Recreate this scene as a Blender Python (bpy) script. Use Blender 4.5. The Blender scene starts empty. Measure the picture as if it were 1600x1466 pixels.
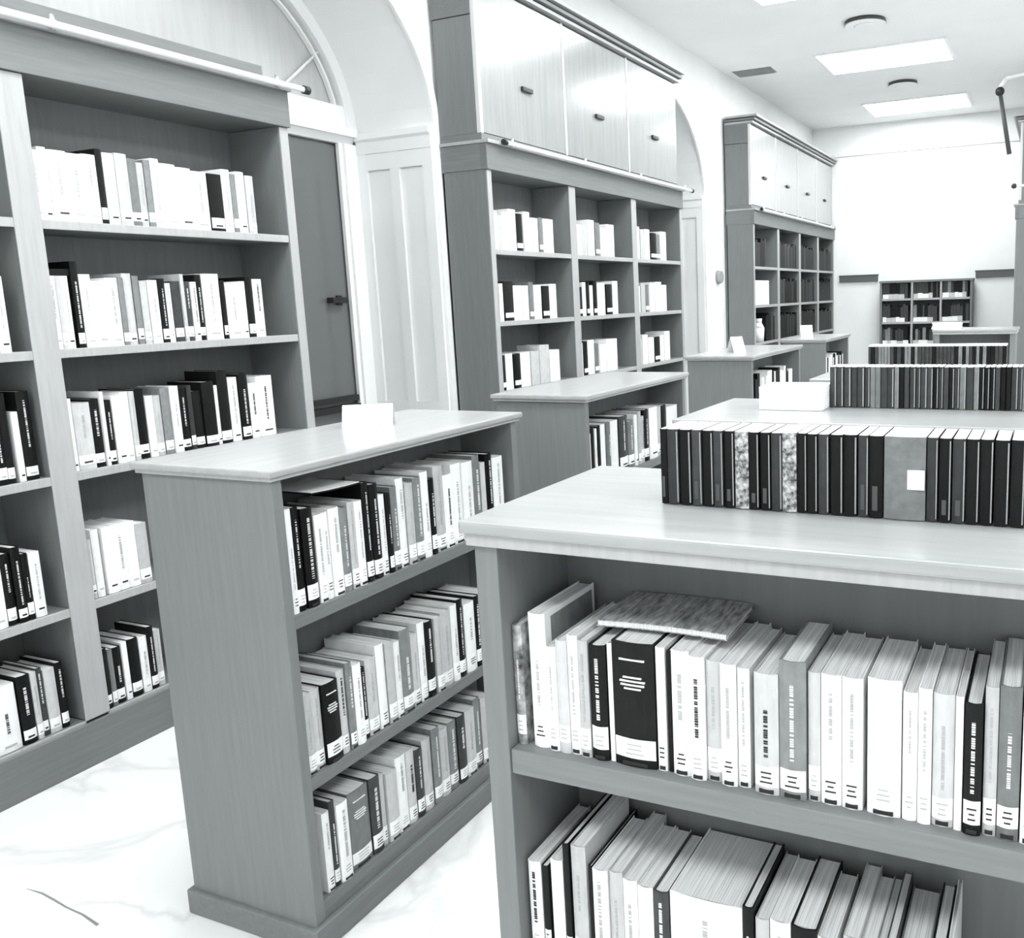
import bpy, bmesh, math, random
from mathutils import Vector, Matrix
random.seed(11)
S = bpy.context.scene
COL = S.collection
# ------------------------------------------------------------------ camera
cam_d = bpy.data.cameras.new('camera')
cam = bpy.data.objects.new('camera', cam_d); COL.objects.link(cam)
F_PX, CX, CY = 1391.6, 1037.6, 693.3
YAW, PITCH, ROLL = .414867, .161633, -.03116
cam_d.sensor_fit = 'HORIZONTAL'; cam_d.sensor_width = 36.0
cam_d.lens = F_PX / 1600 * 36
cam_d.shift_x = -(CX - 800) / 1600
cam_d.shift_y = -(733 - CY) / 1600
cam_d.clip_start = .05
fw = Vector((-math.sin(YAW)*math.cos(PITCH), math.cos(YAW)*math.cos(PITCH), -math.sin(PITCH)))
rt = Vector((math.cos(YAW), math.sin(YAW), 0)); up = rt.cross(fw)
r2 = math.cos(ROLL)*rt + math.sin(ROLL)*up; u2 = -math.sin(ROLL)*rt + math.cos(ROLL)*up
cam.matrix_world = Matrix(((r2.x, u2.x, -fw.x, 0), (r2.y, u2.y, -fw.y, 0), (r2.z, u2.z, -fw.z, 1.6), (0, 0, 0, 1)))
S.camera = cam
# ------------------------------------------------------------------ world, exposure
w = bpy.data.worlds.new('world'); S.world = w; w.use_nodes = True
w.node_tree.nodes['Background'].inputs[0].default_value = (.97, .99, 1, 1)
w.node_tree.nodes['Background'].inputs[1].default_value = 1.1
S.view_settings.view_transform = 'Standard'; S.view_settings.look = 'None'
S.view_settings.gamma = 1; S.view_settings.use_curve_mapping = False
S.view_settings.exposure = 0.55
LAMP = 16.0            # strength of the ceiling panels
# ------------------------------------------------------------------ materials
def new_mat(name):
    m = bpy.data.materials.new(name); m.use_nodes = True
    nt = m.node_tree; return m, nt, nt.nodes['Principled BSDF']
def tint(v): return (v*.945, v, v*.99, 1) if v < .3 else (v*.99, v, v*.998, 1)
def noise_mat(name, lo, hi, scale=(1, 1, 1), nscale=5, rough=.5, detail=4, spec=.5, rnd=0.0, bump=0.0, coat=0.0):
    m, nt, b = new_mat(name); N = nt.nodes; L = nt.links
    tc = N.new('ShaderNodeTexCoord'); mp = N.new('ShaderNodeMapping'); mp.inputs['Scale'].default_value = scale
    L.new(tc.outputs['Object'], mp.inputs[0])
    nz = N.new('ShaderNodeTexNoise'); nz.inputs['Scale'].default_value = nscale; nz.inputs['Detail'].default_value = detail
    L.new(mp.outputs[0], nz.inputs['Vector'])
    cr = N.new('ShaderNodeValToRGB'); cr.color_ramp.elements[0].position = .3; cr.color_ramp.elements[1].position = .7
    cr.color_ramp.elements[0].color = tint(lo); cr.color_ramp.elements[1].color = tint(hi)
    L.new(nz.outputs['Fac'], cr.inputs[0]); out = cr.outputs[0]
    if rnd:
        oi = N.new('ShaderNodeObjectInfo'); mr = N.new('ShaderNodeMapRange')
        mr.inputs['To Min'].default_value = 1-rnd; mr.inputs['To Max'].default_value = 1
        L.new(oi.outputs['Random'], mr.inputs[0])
        hs = N.new('ShaderNodeHueSaturation'); L.new(out, hs.inputs['Color']); L.new(mr.outputs[0], hs.inputs['Value']); out = hs.outputs[0]
    L.new(out, b.inputs['Base Color']); b.inputs['Roughness'].default_value = rough
    b.inputs['Specular IOR Level'].default_value = spec; b.inputs['Coat Weight'].default_value = coat
    b.inputs['Coat Roughness'].default_value = .12
    if bump:
        bp = N.new('ShaderNodeBump'); bp.inputs['Strength'].default_value = bump; bp.inputs['Distance'].default_value = .002
        L.new(nz.outputs['Fac'], bp.inputs['Height']); L.new(bp.outputs[0], b.inputs['Normal'])
    return m
WOOD_V = noise_mat('oak_upright', .163, .188, (14, 14, .8), 6, .55, 6)
WOOD_Y = noise_mat('oak_along', .14, .168, (14, .8, 14), 6, .5, 6)
WOOD_X = noise_mat('oak_across', .16, .195, (.8, 14, 14), 6, .5, 6)
TOP_LIT_Y = noise_mat('oak_top_lit_along', .32, .38, (9, .6, 9), 5, .3, 6, coat=.25)  # same oak as the sides; overhead light put into the paler tone
TOP_LIT_X = noise_mat('oak_top_lit_across', .29, .34, (.6, 9, 9), 5, .3, 6, coat=.25)  # overhead light put into the tone here too, grain across
EDGE = noise_mat('oak_edge_lit', .34, .39, (14, 14, 1), 6, .45, 5)  # same oak, paler tone standing in for light on the front edges
DOOR_LIT = noise_mat('oak_door_lit', .26, .30, (12, 12, .7), 4, .22, 5, coat=.5)  # oak lightened to carry the light falling on the cabinet fronts
STILE = noise_mat('pale_stile', .55, .6, (14, 14, 1), 6, .35, 5)
DARKW = noise_mat('oak_back', .14, .165, (10, 10, .8), 5, .6, 4)
PLASTER = noise_mat('white_plaster', .80, .84, (1, 1, 1), 3, .85, 4, bump=.1)
PAINT = noise_mat('white_paint', .82, .86, (1, 1, 1), 2, .4, 3)
CEIL = noise_mat('ceiling_plaster', .84, .87, (1, 1, 1), 2, .9, 3)
FROST = noise_mat('frosted_pane', .46, .51, (1, 8, .6), 4, .3, 4)
def glass_mat():
    m, nt, b = new_mat('tinted_glass')
    b.inputs['Base Color'].default_value = (.12, .125, .128, 1); b.inputs['Roughness'].default_value = .07
    b.inputs['Specular IOR Level'].default_value = .75; return m
GLASS = glass_mat()
def flat(name, v, rough=.5, metal=0):
    return_m = noise_mat(name, v*.93, v*1.05 if v < .9 else v, (1, 1, 1), 8, rough, 2)
    return_m.node_tree.nodes['Principled BSDF'].inputs['Metallic'].default_value = metal
    return return_m
BLACK = flat('black_plastic', .012, .4); METAL = flat('steel', .8, .3, 1); DGREY = flat('dark_grey_metal', .06, .5)
SLATE = flat('dark_trim', .10, .6); CARD = flat('white_card', .86, .6); VENT = flat('grey_vent', .3, .6)
def emis(name, s):
    m, nt, b = new_mat(name); b.inputs['Base Color'].default_value = (.9, .9, .9, 1)
    b.inputs['Emission Color'].default_value = (.97, 1, 1, 1); b.inputs['Emission Strength'].default_value = s; return m
LIGHT = emis('lit_diffuser', LAMP)
def marble():
    m, nt, b = new_mat('white_marble'); N = nt.nodes; L = nt.links
    tc = N.new('ShaderNodeTexCoord'); nz = N.new('ShaderNodeTexNoise'); nz.inputs['Scale'].default_value = 1.1; nz.inputs['Detail'].default_value = 8; nz.inputs['Distortion'].default_value = 1.6
    L.new(tc.outputs['Object'], nz.inputs['Vector'])
    cr = N.new('ShaderNodeValToRGB'); e = cr.color_ramp.elements; e[0].position = .46; e[0].color = tint(.72); e[1].position = .54; e[1].color = tint(.72)
    k = e.new(.5); k.color = tint(.60)
    L.new(nz.outputs['Fac'], cr.inputs[0]); L.new(cr.outputs[0], b.inputs['Base Color']); b.inputs['Roughness'].default_value = .2; return m
MARBLE = marble(); VEIN = flat('marble_vein', .22, .4)
TONE = {'w': noise_mat('cover_white', .80, .88, (6, 6, 3), 8, .4, 2, rnd=.10), 'l': noise_mat('cover_light_grey', .48, .58, (6, 6, 3), 10, .45, 3, rnd=.2),
        'g': noise_mat('cover_mid_grey', .17, .24, (6, 6, 3), 10, .45, 3, rnd=.3), 'd': noise_mat('cover_dark_grey', .04, .06, (6, 6, 3), 12, .5, 3, spec=.25, rnd=.4),
        'k': noise_mat('cover_black', .004, .008, (6, 6, 3), 10, .5, 2, spec=.2, rnd=.5), 'm': noise_mat('cover_mottled', .01, .5, (1, 1, 1), 45, .35, 3),
        'p': noise_mat('cover_patterned', .02, .55, (1, 1, .9), 150, .4, 1), 'G': noise_mat('cover_grey_cloth', .13, .19, (1, 1, 1), 60, .6, 3)}
def pages_mat():
    m, nt, b = new_mat('page_edges'); N = nt.nodes; L = nt.links
    tc = N.new('ShaderNodeTexCoord'); mp = N.new('ShaderNodeMapping'); mp.inputs['Scale'].default_value = (260, 3, 3)
    L.new(tc.outputs['Object'], mp.inputs[0]); nz = N.new('ShaderNodeTexNoise'); nz.inputs['Scale'].default_value = 2; L.new(mp.outputs[0], nz.inputs['Vector'])
    cr = N.new('ShaderNodeValToRGB'); cr.color_ramp.elements[0].position = .3; cr.color_ramp.elements[1].position = .6
    cr.color_ramp.elements[0].color = tint(.46); cr.color_ramp.elements[1].color = tint(.74)
    L.new(nz.outputs['Fac'], cr.inputs[0]); L.new(cr.outputs[0], b.inputs['Base Color']); b.inputs['Roughness'].default_value = .8; return m
PAGES = pages_mat(); LABEL = flat('spine_label_paper', .86, .6); INK = flat('ink', .015, .6); PALEINK = flat('pale_ink', .72, .6); GREYINK = flat('grey_ink', .42, .6); STRIPE = flat('pale_stripe', .30, .5); WPAGE = flat('white_page_edges', .86, .7)
# ------------------------------------------------------------------ mesh helpers
def bx(bm, x0, x1, y0, y1, z0, z1, mi=0):
    v = [bm.verts.new(p) for p in ((x0,y0,z0),(x1,y0,z0),(x1,y1,z0),(x0,y1,z0),(x0,y0,z1),(x1,y0,z1),(x1,y1,z1),(x0,y1,z1))]
    for f in ((0,3,2,1),(4,5,6,7),(0,1,5,4),(1,2,6,5),(2,3,7,6),(3,0,4,7)):
        fc = bm.faces.new([v[i] for i in f]); fc.material_index = mi
def tube(bm, p0, p1, r, n=12, r1=None):
    p0, p1 = Vector(p0), Vector(p1); d = p1 - p0; q = d.to_track_quat('Z', 'Y'); r1 = r if r1 is None else r1
    a = [bm.verts.new(p0 + q @ Vector((r*math.cos(t), r*math.sin(t), 0))) for t in (2*math.pi*i/n for i in range(n))]
    b = [bm.verts.new(p1 + q @ Vector((r1*math.cos(t), r1*math.sin(t), 0))) for t in (2*math.pi*i/n for i in range(n))]
    for i in range(n): f = bm.faces.new((a[i], a[(i+1) % n], b[(i+1) % n], b[i])); f.smooth = True
    bm.faces.new(a[::-1]); bm.faces.new(b)
def prism(bm, prof, axis, a, b):
    """closed profile extruded along an axis from a to b; prof = 2D points in the two other axes"""
    def P(q, t): return {'x': (t, q[0], q[1]), 'y': (q[0], t, q[1]), 'z': (q[0], q[1], t)}[axis]
    A = [bm.verts.new(P(q, a)) for q in prof]; B = [bm.verts.new(P(q, b)) for q in prof]; n = len(prof)
    for i in range(n): bm.faces.new((A[i], A[(i+1) % n], B[(i+1) % n], B[i]))
    bm.faces.new(A[::-1]); bm.faces.new(B)
def link(name, bm, mats, parent=None, bevel=0, origin=None):
    bmesh.ops.recalc_face_normals(bm, faces=bm.faces[:])
    if bevel: bmesh.ops.bevel(bm, geom=bm.edges[:], offset=bevel, segments=2, profile=.6, affect='EDGES', clamp_overlap=True)
    me = bpy.data.meshes.new(name); bm.to_mesh(me); bm.free()
    for m in (mats if isinstance(mats, (list, tuple)) else [mats]): me.materials.append(m)
    o = bpy.data.objects.new(name, me); COL.objects.link(o)
    if parent is not None: o.parent = parent
    return o
def empty(name, loc, label, cat, group=None, rz=0, rx=0):
    o = bpy.data.objects.new(name, None); COL.objects.link(o); o.location = loc; o.rotation_euler = (rx, 0, rz); o.empty_display_size = .05
    return tag(o, label, cat, group)
def tag(o, label=None, cat=None, group=None, kind=None):
    if label: o['label'] = label
    if cat: o['category'] = cat
    if group: o['group'] = group
    if kind: o['kind'] = kind
    return o
class Part:
    """builds boards given in world coordinates as a part of a thing at an Empty"""
    def __init__(s, root): s.r = root; s.o = root.location.copy()
    def board(s, name, x0, x1, y0, y1, z0, z1, m, bevel=.0025, parent=None, label=None):
        bm = bmesh.new(); o = s.o; bx(bm, x0-o.x, x1-o.x, y0-o.y, y1-o.y, z0-o.z, z1-o.z)
        ob = link(name, bm, m, parent or s.r, bevel)
        if label: ob['label'] = label
        return ob
def shift(bm, o):
    for v in bm.verts: v.co -= o
def struct(name, bm, m, bevel=0, parent=None):
    o = link(name, bm, m, parent, bevel)
    if parent is None: o['kind'] = 'structure'
    return o
# ------------------------------------------------------------------ the room
WX, RX, WZ, YB = -3.47, -4.10, 4.04, 13.8       # wall face, back of the arched recesses, ceiling, far wall
bm = bmesh.new(); bx(bm, -4.3, 3.2, -2.5, 14.0, -.1, 0); floor = struct('floor', bm, MARBLE)
bm = bmesh.new()
pts = [(-2.622,1.362),(-2.56,1.366),(-2.5,1.360),(-2.43,1.352),(-2.36,1.349),(-2.277,1.336)]
hw = (.001, .003, .0035, .0025, .003, .0045)
vv = [bm.verts.new((p_[0], p_[1]+q_*w_, .0006)) for p_, w_ in zip(pts, hw) for q_ in (-1, 1)]
for i in range(len(pts)-1): bm.faces.new((vv[2*i], vv[2*i+2], vv[2*i+3], vv[2*i+1]))
struct('marble_vein', bm, VEIN, parent=floor)
bm = bmesh.new(); bx(bm, -4.3, 3.2, -2.5, 14.0, WZ, WZ+.12); struct('ceiling', bm, CEIL)
bm = bmesh.new(); bx(bm, -4.3, .1, YB, YB+.2, 0, WZ); struct('wall_back', bm, PLASTER)
bm = bmesh.new()
prism(bm, [(YB-.005, WZ-.44), (YB-.03, WZ-.43), (YB-.03, WZ-.41), (YB-.005, WZ-.40)], 'x', -3.46, -.11); struct('trim_1', bm, PLASTER)
bm = bmesh.new(); bx(bm, -.10, .1, 11.0, YB, 0, WZ); bx(bm, .1, 3.2, 11.0, 11.2, 0, WZ); struct('wall_right', bm, PLASTER)
# window wall on the right of the room
bm = bmesh.new(); bx(bm, 3.0, 3.2, -2.5, 11.0, 0, .85); bx(bm, 3.0, 3.2, -2.5, 11.0, 3.3, WZ)
for a, b in ((-2.5, -1.9), (.3, .9), (3.1, 3.7), (5.9, 6.5), (8.7, 11.0)): bx(bm, 3.0, 3.2, a, b, .85, 3.3)
struct('wall_window_side', bm, PLASTER)
for i, y in enumerate((-1.9, .9, 3.7, 6.5)):
    bm = bmesh.new()
    for a, b, c, d in ((y, y+.06, .85, 3.3), (y+2.14, y+2.2, .85, 3.3), (y, y+2.2, .85, .92), (y, y+2.2, 3.23, 3.3), (y+1.08, y+1.12, .92, 3.23), (y, y+2.2, 2.5, 2.54)):
        bx(bm, 3.04, 3.1, a, b, c, d)
    struct('window_%d' % (i+3), bm, PAINT)
# left wall with two arched recesses
SPR = 2.66
ARCH = [(1.95, 4.57), (6.5, 9.10)]
AB = 1.0
def arch_pts(a, b, inset=0, n=28):
    c, r = (a+b)/2, (b-a)/2
    return [(c + (r-inset)*math.cos(math.pi*i/n), SPR + (AB-inset)*math.sin(math.pi*i/n)) for i in range(n+1)]
bm = bmesh.new()
ys = [-2.5] + [v for ab in ARCH for v in ab] + [YB]
for i in range(0, len(ys), 2): bx(bm, -4.3, WX, ys[i], ys[i+1], 0, WZ)
for a, b in ARCH:
    p = arch_pts(a, b)
    for i in range(len(p)-1):
        (y1, z1), (y0, z0) = p[i], p[i+1]
        q = [(y0, z0), (y1, z1), (y1, WZ), (y0, WZ)]
        prism(bm, q, 'x', -4.3, WX)
    bx(bm, -4.3, RX-.05, a, b, 0, WZ-.3)
bmesh.ops.remove_doubles(bm, verts=bm.verts[:], dist=1e-5)
struct('wall_left', bm, PLASTER)
def ring(bm, a, b, i0, i1, x0, x1):
    P, Q = arch_pts(a, b, i0), arch_pts(a, b, i1)
    for i in range(len(P)-1): prism(bm, [P[i], P[i+1], Q[i+1], Q[i]], 'x', x0, x1)
for k, (a, b) in enumerate(ARCH):
    # casing of the opening on the wall face
    bm = bmesh.new(); ring(bm, a-.05, b+.05, 0, .055, WX+.002, WX+.022); bx(bm, WX+.002, WX+.022, b-.005, b+.05, 0, SPR)
    if k: bx(bm, WX+.002, WX+.022, a-.05, a+.005, 0, SPR)
    struct('trim_%d' % (k+2), bm, PAINT)
    # panelled reveal facing the reader
    bm = bmesh.new(); y1 = b-.001; X0, X1 = RX+.06, WX
    for x0, x1 in ((X0, X0+.07), (X0+.25, X0+.32), (X1-.075, X1)): bx(bm, x0, x1, y1-.018, y1, 0, SPR-.12)
    for z0, z1 in ((0, .2), (.9, 1.0), (SPR-.22, SPR-.12)): bx(bm, X0+.001, X1-.001, y1-.0165, y1-.0005, z0+.001, z1-.001)
    prism(bm, [(y1, SPR-.12), (y1-.022, SPR-.12), (y1-.022, SPR-.05), (y1-.04, SPR-.035), (y1-.04, SPR), (y1, SPR)], 'x', X0, X1+.003)
    struct('trim_%d' % (k+4), bm, PAINT)
    # lunette window
    f = bmesh.new(); ring(f, a, b, 0, .075, RX, RX+.06); ring(f, a, b, .105, .12, RX, RX+.03)
    c = (a+b)/2
    for s in (-1, 1):
        for (ya, za, yb, zb) in ((.78, .20, 1.09, .46),):
            tube(f, (RX+.02, c+s*ya, SPR+za), (RX+.02, c+s*yb, SPR+zb), .009, 6)
    wf = struct('window_%d' % (k+1), f, PAINT)
    g = bmesh.new(); Q = arch_pts(a, b, .07); prism(g, Q, 'x', RX-.02, RX-.005); struct('pane', g, FROST, parent=wf)
    # transom and glazed doors below it
    d = bmesh.new()
    bx(d, RX, RX+.05, a+.001, b-.001, SPR+.03, SPR+.16); bx(d, RX, RX+.09, a+.001, b-.03, SPR-.02, SPR+.03)
    prism(d, [(RX, SPR-.06), (RX+.035, SPR-.06), (RX+.07, SPR-.02), (RX, SPR-.02)], 'y', a+.001, b-.03)
    bx(d, RX, RX+.06, b-.12, b-.001, 0, SPR-.06); bx(d, RX, RX+.06, a+.001, a+.085, 0, SPR-.06)
    bx(d, RX+.015, RX+.04, b-.15, b-.12, 0, SPR-.06)
    n = 4; wd = (b-a-.2)/n
    for i in range(1, n): bx(d, RX, RX+.03, a+.1+i*wd-.03, a+.1+i*wd+.03, 0, SPR-.06)
    dr = struct('door_%d' % (k+1), d, PAINT)
    for i in range(n):
        g = bmesh.new(); bx(g, RX-.01, RX+.004, a+.13+i*wd, a+.07+(i+1)*wd, .08, SPR-.07); struct('glass_pane', g, GLASS, parent=dr)
    g = bmesh.new(); bx(g, RX+.01, RX+.06, b-.33, b-.2, 1.632, 1.668); bx(g, RX+.004, RX+.02, b-.25, b-.21, 1.62, 1.68); struct('door_handle', g, BLACK, parent=dr, bevel=.003)
    g = bmesh.new(); bx(g, RX+.005, RX+.05, b-.66, b-.155, .96, 1.0); bx(g, RX+.005, RX+.04, b-.66, b-.155, 1.02, 1.055); struct('push_bar', g, BLACK, parent=dr, bevel=.003)
# dark strips on the far wall, dado beneath
for n, (x0, x1) in enumerate(((-3.05, -2.47), (-1.08, -.5))):
    bm = bmesh.new(); bx(bm, x0, x1, YB-.03, YB-.001, 1.755, 1.845); bx(bm, x0-.01, x1+.01, YB-.036, YB-.001, 1.845, 1.86)
    struct('trim_%d' % (n+6), bm, SLATE, bevel=.003)
bm = bmesh.new(); bx(bm, -3.46, -.11, YB-.015, YB-.001, .0, .12); struct('baseboard_back', bm, PAINT)
# wall bell on the far jamb
bm = bmesh.new(); tube(bm, (WX, 9.5, 1.815), (WX+.05, 9.5, 1.815), .075, 20, .065)
tag(link('wall_bell', bm, VENT), 'round grey bell on the white wall just before the farthest tall bookcase', 'bell')
# ceiling lights, diffusers, vent
def ceiling_light(x, y, label):
    t = empty('ceiling_light', (x, y, WZ), label, 'ceiling light', 'recessed ceiling lights'); hw, hd = .635, .43
    bm = bmesh.new()
    for a, b, c, d in ((-hw-.03, -hw, -hd-.03, hd+.03), (hw, hw+.03, -hd-.03, hd+.03), (-hw, hw, -hd-.03, -hd), (-hw, hw, hd, hd+.03)): bx(bm, a, b, c, d, -.02, 0)
    link('frame', bm, PAINT, t)
    bm = bmesh.new(); bx(bm, -hw, hw, -hd, hd, -.014, -.004); link('diffuser', bm, LIGHT, t)
ceiling_light(-1.74, 10.03, 'recessed rectangular ceiling light, the larger-looking one nearer the low bookcases')
ceiling_light(-1.78, 12.75, 'recessed rectangular ceiling light closest to the far wall')
for y in (7.3, 4.55, 1.8, -.95):
    ceiling_light(-1.74, y, 'recessed rectangular ceiling light over the aisle of low bookcases')
    ceiling_light(1.5, y, 'added unseen ceiling light for more light from the window side')  # out-of-view row, added to bring light from the window side
def diffuser(x, y, r, label):
    t = empty('ceiling_diffuser', (x, y, WZ), label, 'air diffuser', 'round air diffusers')
    bm = bmesh.new(); tube(bm, (0, 0, -.034), (0, 0, 0), r, 32, r*.96); link('collar', bm, DGREY, t)
    bm = bmesh.new(); tube(bm, (0, 0, -.044), (0, 0, -.0345), r*.94, 32, r*.99); tube(bm, (0, 0, -.052), (0, 0, -.044), r*.45, 24, r*.55); link('face_plate', bm, CEIL, t)
diffuser(-1.69, 8.68, .19, 'round pale air diffuser with dark rim above the nearer ceiling light')
diffuser(-1.76, 11.35, .17, 'round pale air diffuser between the two rectangular ceiling lights')
bm = bmesh.new()
for i in range(7): bx(bm, -.2, .2, -.12+i*.035, -.1+i*.035, -.014, 0)
bx(bm, -.22, .22, -.14, .13, -.004, 0)
o = link('ceiling_vent', bm, VENT); o.location = (-3.15, 9.95, WZ); tag(o, 'flat grey slatted vent on the ceiling close to the arched wall', 'vent')
# hanging pole by the far right wall
t = empty('window_pole', (-.657, 10.99, 3.75), 'dark rod with round black knob hanging from a pale bracket by the far wall', 'pole')
t.location.y = 11.03
bm = bmesh.new(); tube(bm, (0, 0, 0), (.118, .0, -.68), .022, 10, .026); link('rod', bm, DGREY, t)
bm = bmesh.new(); bmesh.ops.create_icosphere(bm, subdivisions=3, radius=.05); link('knob', bm, BLACK, t)
bm = bmesh.new(); tube(bm, (0, 0, .04), (.06, 0, .13), .02, 10); tube(bm, (.06, 0, .13), (.557, 0, .19), .02, 10); link('bracket', bm, PAINT, t)
bm = bmesh.new(); tube(bm, (-.46, 11.03, 2.72), (-.1, 11.03, 2.72), .014, 8); bmesh.ops.create_icosphere(bm, subdivisions=2, radius=.03, matrix=Matrix.Translation((-.48, 11.03, 2.72)))
hk = empty('coat_hook', (-.48, 11.03, 2.72), 'small black round-headed hook below the hanging dark rod', 'hook')
bm.free(); bm = bmesh.new(); bmesh.ops.create_icosphere(bm, subdivisions=2, radius=.03); link('knob', bm, BLACK, hk)
bm = bmesh.new(); tube(bm, (.02, 0, 0), (.38, 0, 0), .012, 8); link('arm', bm, PAINT, hk)
# ------------------------------------------------------------------ tall wall bookcases
LV = [.17, .59, 1.06, 1.49, 1.925]               # shelf tops
def tall_case(y0, y1, div, upper, label, xf=-3.125, xb=-3.445, s=1, top=2.54, rail=True, rail_y=None):
    t = empty('tall_bookcase', ((xf+xb)/2, (y0+y1)/2, 0), label, 'bookcase', 'tall wall bookcases'); P = Part(t)
    X = lambda a, b: (min(a, b), max(a, b))
    yy = [y0] + div + [y1]; T = .05
    for i, y in enumerate((y0, y1)):
        a, b = (y, y+T) if i == 0 else (y-T, y)
        P.board('side_panel', *X(xb, xf-s*.006), a, b, 0, 2.39, WOOD_V)
        P.board('side_edge', *X(xf-s*.006, xf), a+.002, b-.002, .17, 2.388, EDGE, label='pale front edge of the side')
    for y in div:
        P.board('divider', *X(xb+s*.015, xf-s*.006), y-.04, y+.04, .17, 2.39, WOOD_V)
        P.board('divider_edge', *X(xf-s*.006, xf), y-.045, y+.045, .17, 2.388, EDGE, label='pale front edge of the divider')
    P.board('back_panel', *X(xb-s*.02, xb+s*.012), y0, y1, .0, 2.5, DARKW, 0)
    P.board('plinth', *X(xf-s*.05, xf+s*.008), y0-.004, y1+.004, 0, .16, WOOD_Y)
    P.board('frieze', *X(xf-s*.035, xf+s*.012), y0-.006, y1+.006, 2.39, top, WOOD_Y)
    for y in (y0, y1-.02): P.board('frieze_return', *X(xb, xf-s*.035), y-.004, y+.024, 2.39, top, WOOD_X)
    P.board('top_board', *X(xb, xf-s*.036), y0+.02, y1-.02, 2.392, 2.42, WOOD_Y)
    for i in range(len(yy)-1):
        a = yy[i] + (T if i == 0 else .04); b = yy[i+1] - (T if i == len(yy)-2 else .04)
        for z in LV:
            P.board('shelf', *X(xb+s*.014, xf-s*.012), a+.001, b-.001, z-.028, z, WOOD_Y)
            P.board('shelf_lip', *X(xf-s*.012, xf-s*.004), a+.001, b-.001, z-.03, z+.001, EDGE, label='pale front lip of the shelf')
    P.board('cornice', *X(xb, xf+s*.03), y0-.012, y1+.012, top, top+.02, EDGE)
    if rail:
        ra, rb = rail_y or (y0+.05, y1+.1)
        o = t.location; bm = bmesh.new(); tube(bm, (xf+s*.055, ra, top+.015), (xf+s*.055, rb, top+.015), .013, 12); shift(bm, o); r = link('ladder_rail', bm, PAINT, t); r['label'] = 'bright white ladder rail'
        for y in (ra, rb):
            bm = bmesh.new(); tube(bm, (xf+s*.055, y-.015, top+.015), (xf+s*.055, y+.015, top+.015), .018, 12); shift(bm, o); link('end_cap', bm, BLACK, r)
        n = max(2, round((rb-ra)/1.0))
        for i in range(n+1):
            y = ra+.1+(rb-ra-.25)*i/n; bm = bmesh.new(); bx(bm, xf+s*.0, xf+s*.05, y-.012, y+.012, top+.02, top+.032) if s > 0 else bx(bm, xf-.05, xf, y-.012, y+.012, top+.02, top+.032)
            tube(bm, (xf+s*.045, y, top+.05), (xf+s*.045, y, top+.0), .008, 8); shift(bm, o); link('rail_bracket', bm, METAL, r)
    if upper:
        z0, z1 = top+.06, 3.26
        P.board('cabinet_base', *X(xb, xf-s*.02), y0, y1, top+.02, z0, WOOD_X)
        P.board('cabinet_body', *X(xb, xf-s*.051), y0, y1, z0, z1, WOOD_V)
        P.board('cabinet_stile', *X(xf-s*.05, xf-s*.022), y0, y0+.03, z0, 3.465, STILE)
        for y in div: P.board('cabinet_stile', *X(xf-s*.05, xf-s*.022), y-.012, y+.012, z0, 3.465, STILE)
        P.board('cabinet_head', *X(xb-s*.005, xf-s*.051), y0-.004, y1+.004, z1+.004, 3.47, WOOD_Y)
        P.board('head_face', *X(xf-s*.022, xf-s*.012), y0, y1, z1+.01, 3.44, DOOR_LIT) if False else None
        for k, (dz, dx) in enumerate(((3.47, .01), (3.50, .035), (3.535, .06))):
            P.board('crown_moulding', *X(xb, xf+s*dx), y0-.004-dx*.2, y1+.004+dx*.2, dz, dz+.024, EDGE if k != 1 else WOOD_Y)
        e = [y0+.03] + div + [y1]
        for i in range(len(e)-1):
            d = P.board('cabinet_door', *X(xf-s*.05, xf-s*.026), e[i]+(.001 if i == 0 else .014), e[i+1]-.014, z0+.006, 3.455, DOOR_LIT)
            c = (e[i]+e[i+1])/2; zz = 2.935
            P.board('door_handle', *X(xf-s*.026, xf-s*.005), c-.06, c+.06, zz-.014, zz+.014, BLACK, .004, parent=d)
    return t
c1 = tall_case(.05, 3.10, [1.05, 1.985-.045], False, 'tall grey bookcase without upper cabinets standing in front of the first arch', rail_y=(.1, 3.17))
P1 = Part(c1); P1.board('top_rail', -3.42, -3.17, .07, 3.03, 2.56, 2.64, WOOD_Y)
tall_case(4.61, 7.65, [5.638, 6.64], True, 'tall grey bookcase with glossy upper cabinet doors between the two arches', rail_y=(4.74, 7.78))
tall_case(9.75, 13.72, [10.74, 11.74, 12.73], True, 'tall grey bookcase reaching the far wall with small-knobbed upper cabinets', rail_y=(9.9, 13.5))
tall_case(11.45, 13.7, [12.5], True, 'tall grey bookcase cut by the photo edge opposite the farthest one', xf=-.465, xb=-.125, s=-1, rail=False)
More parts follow.
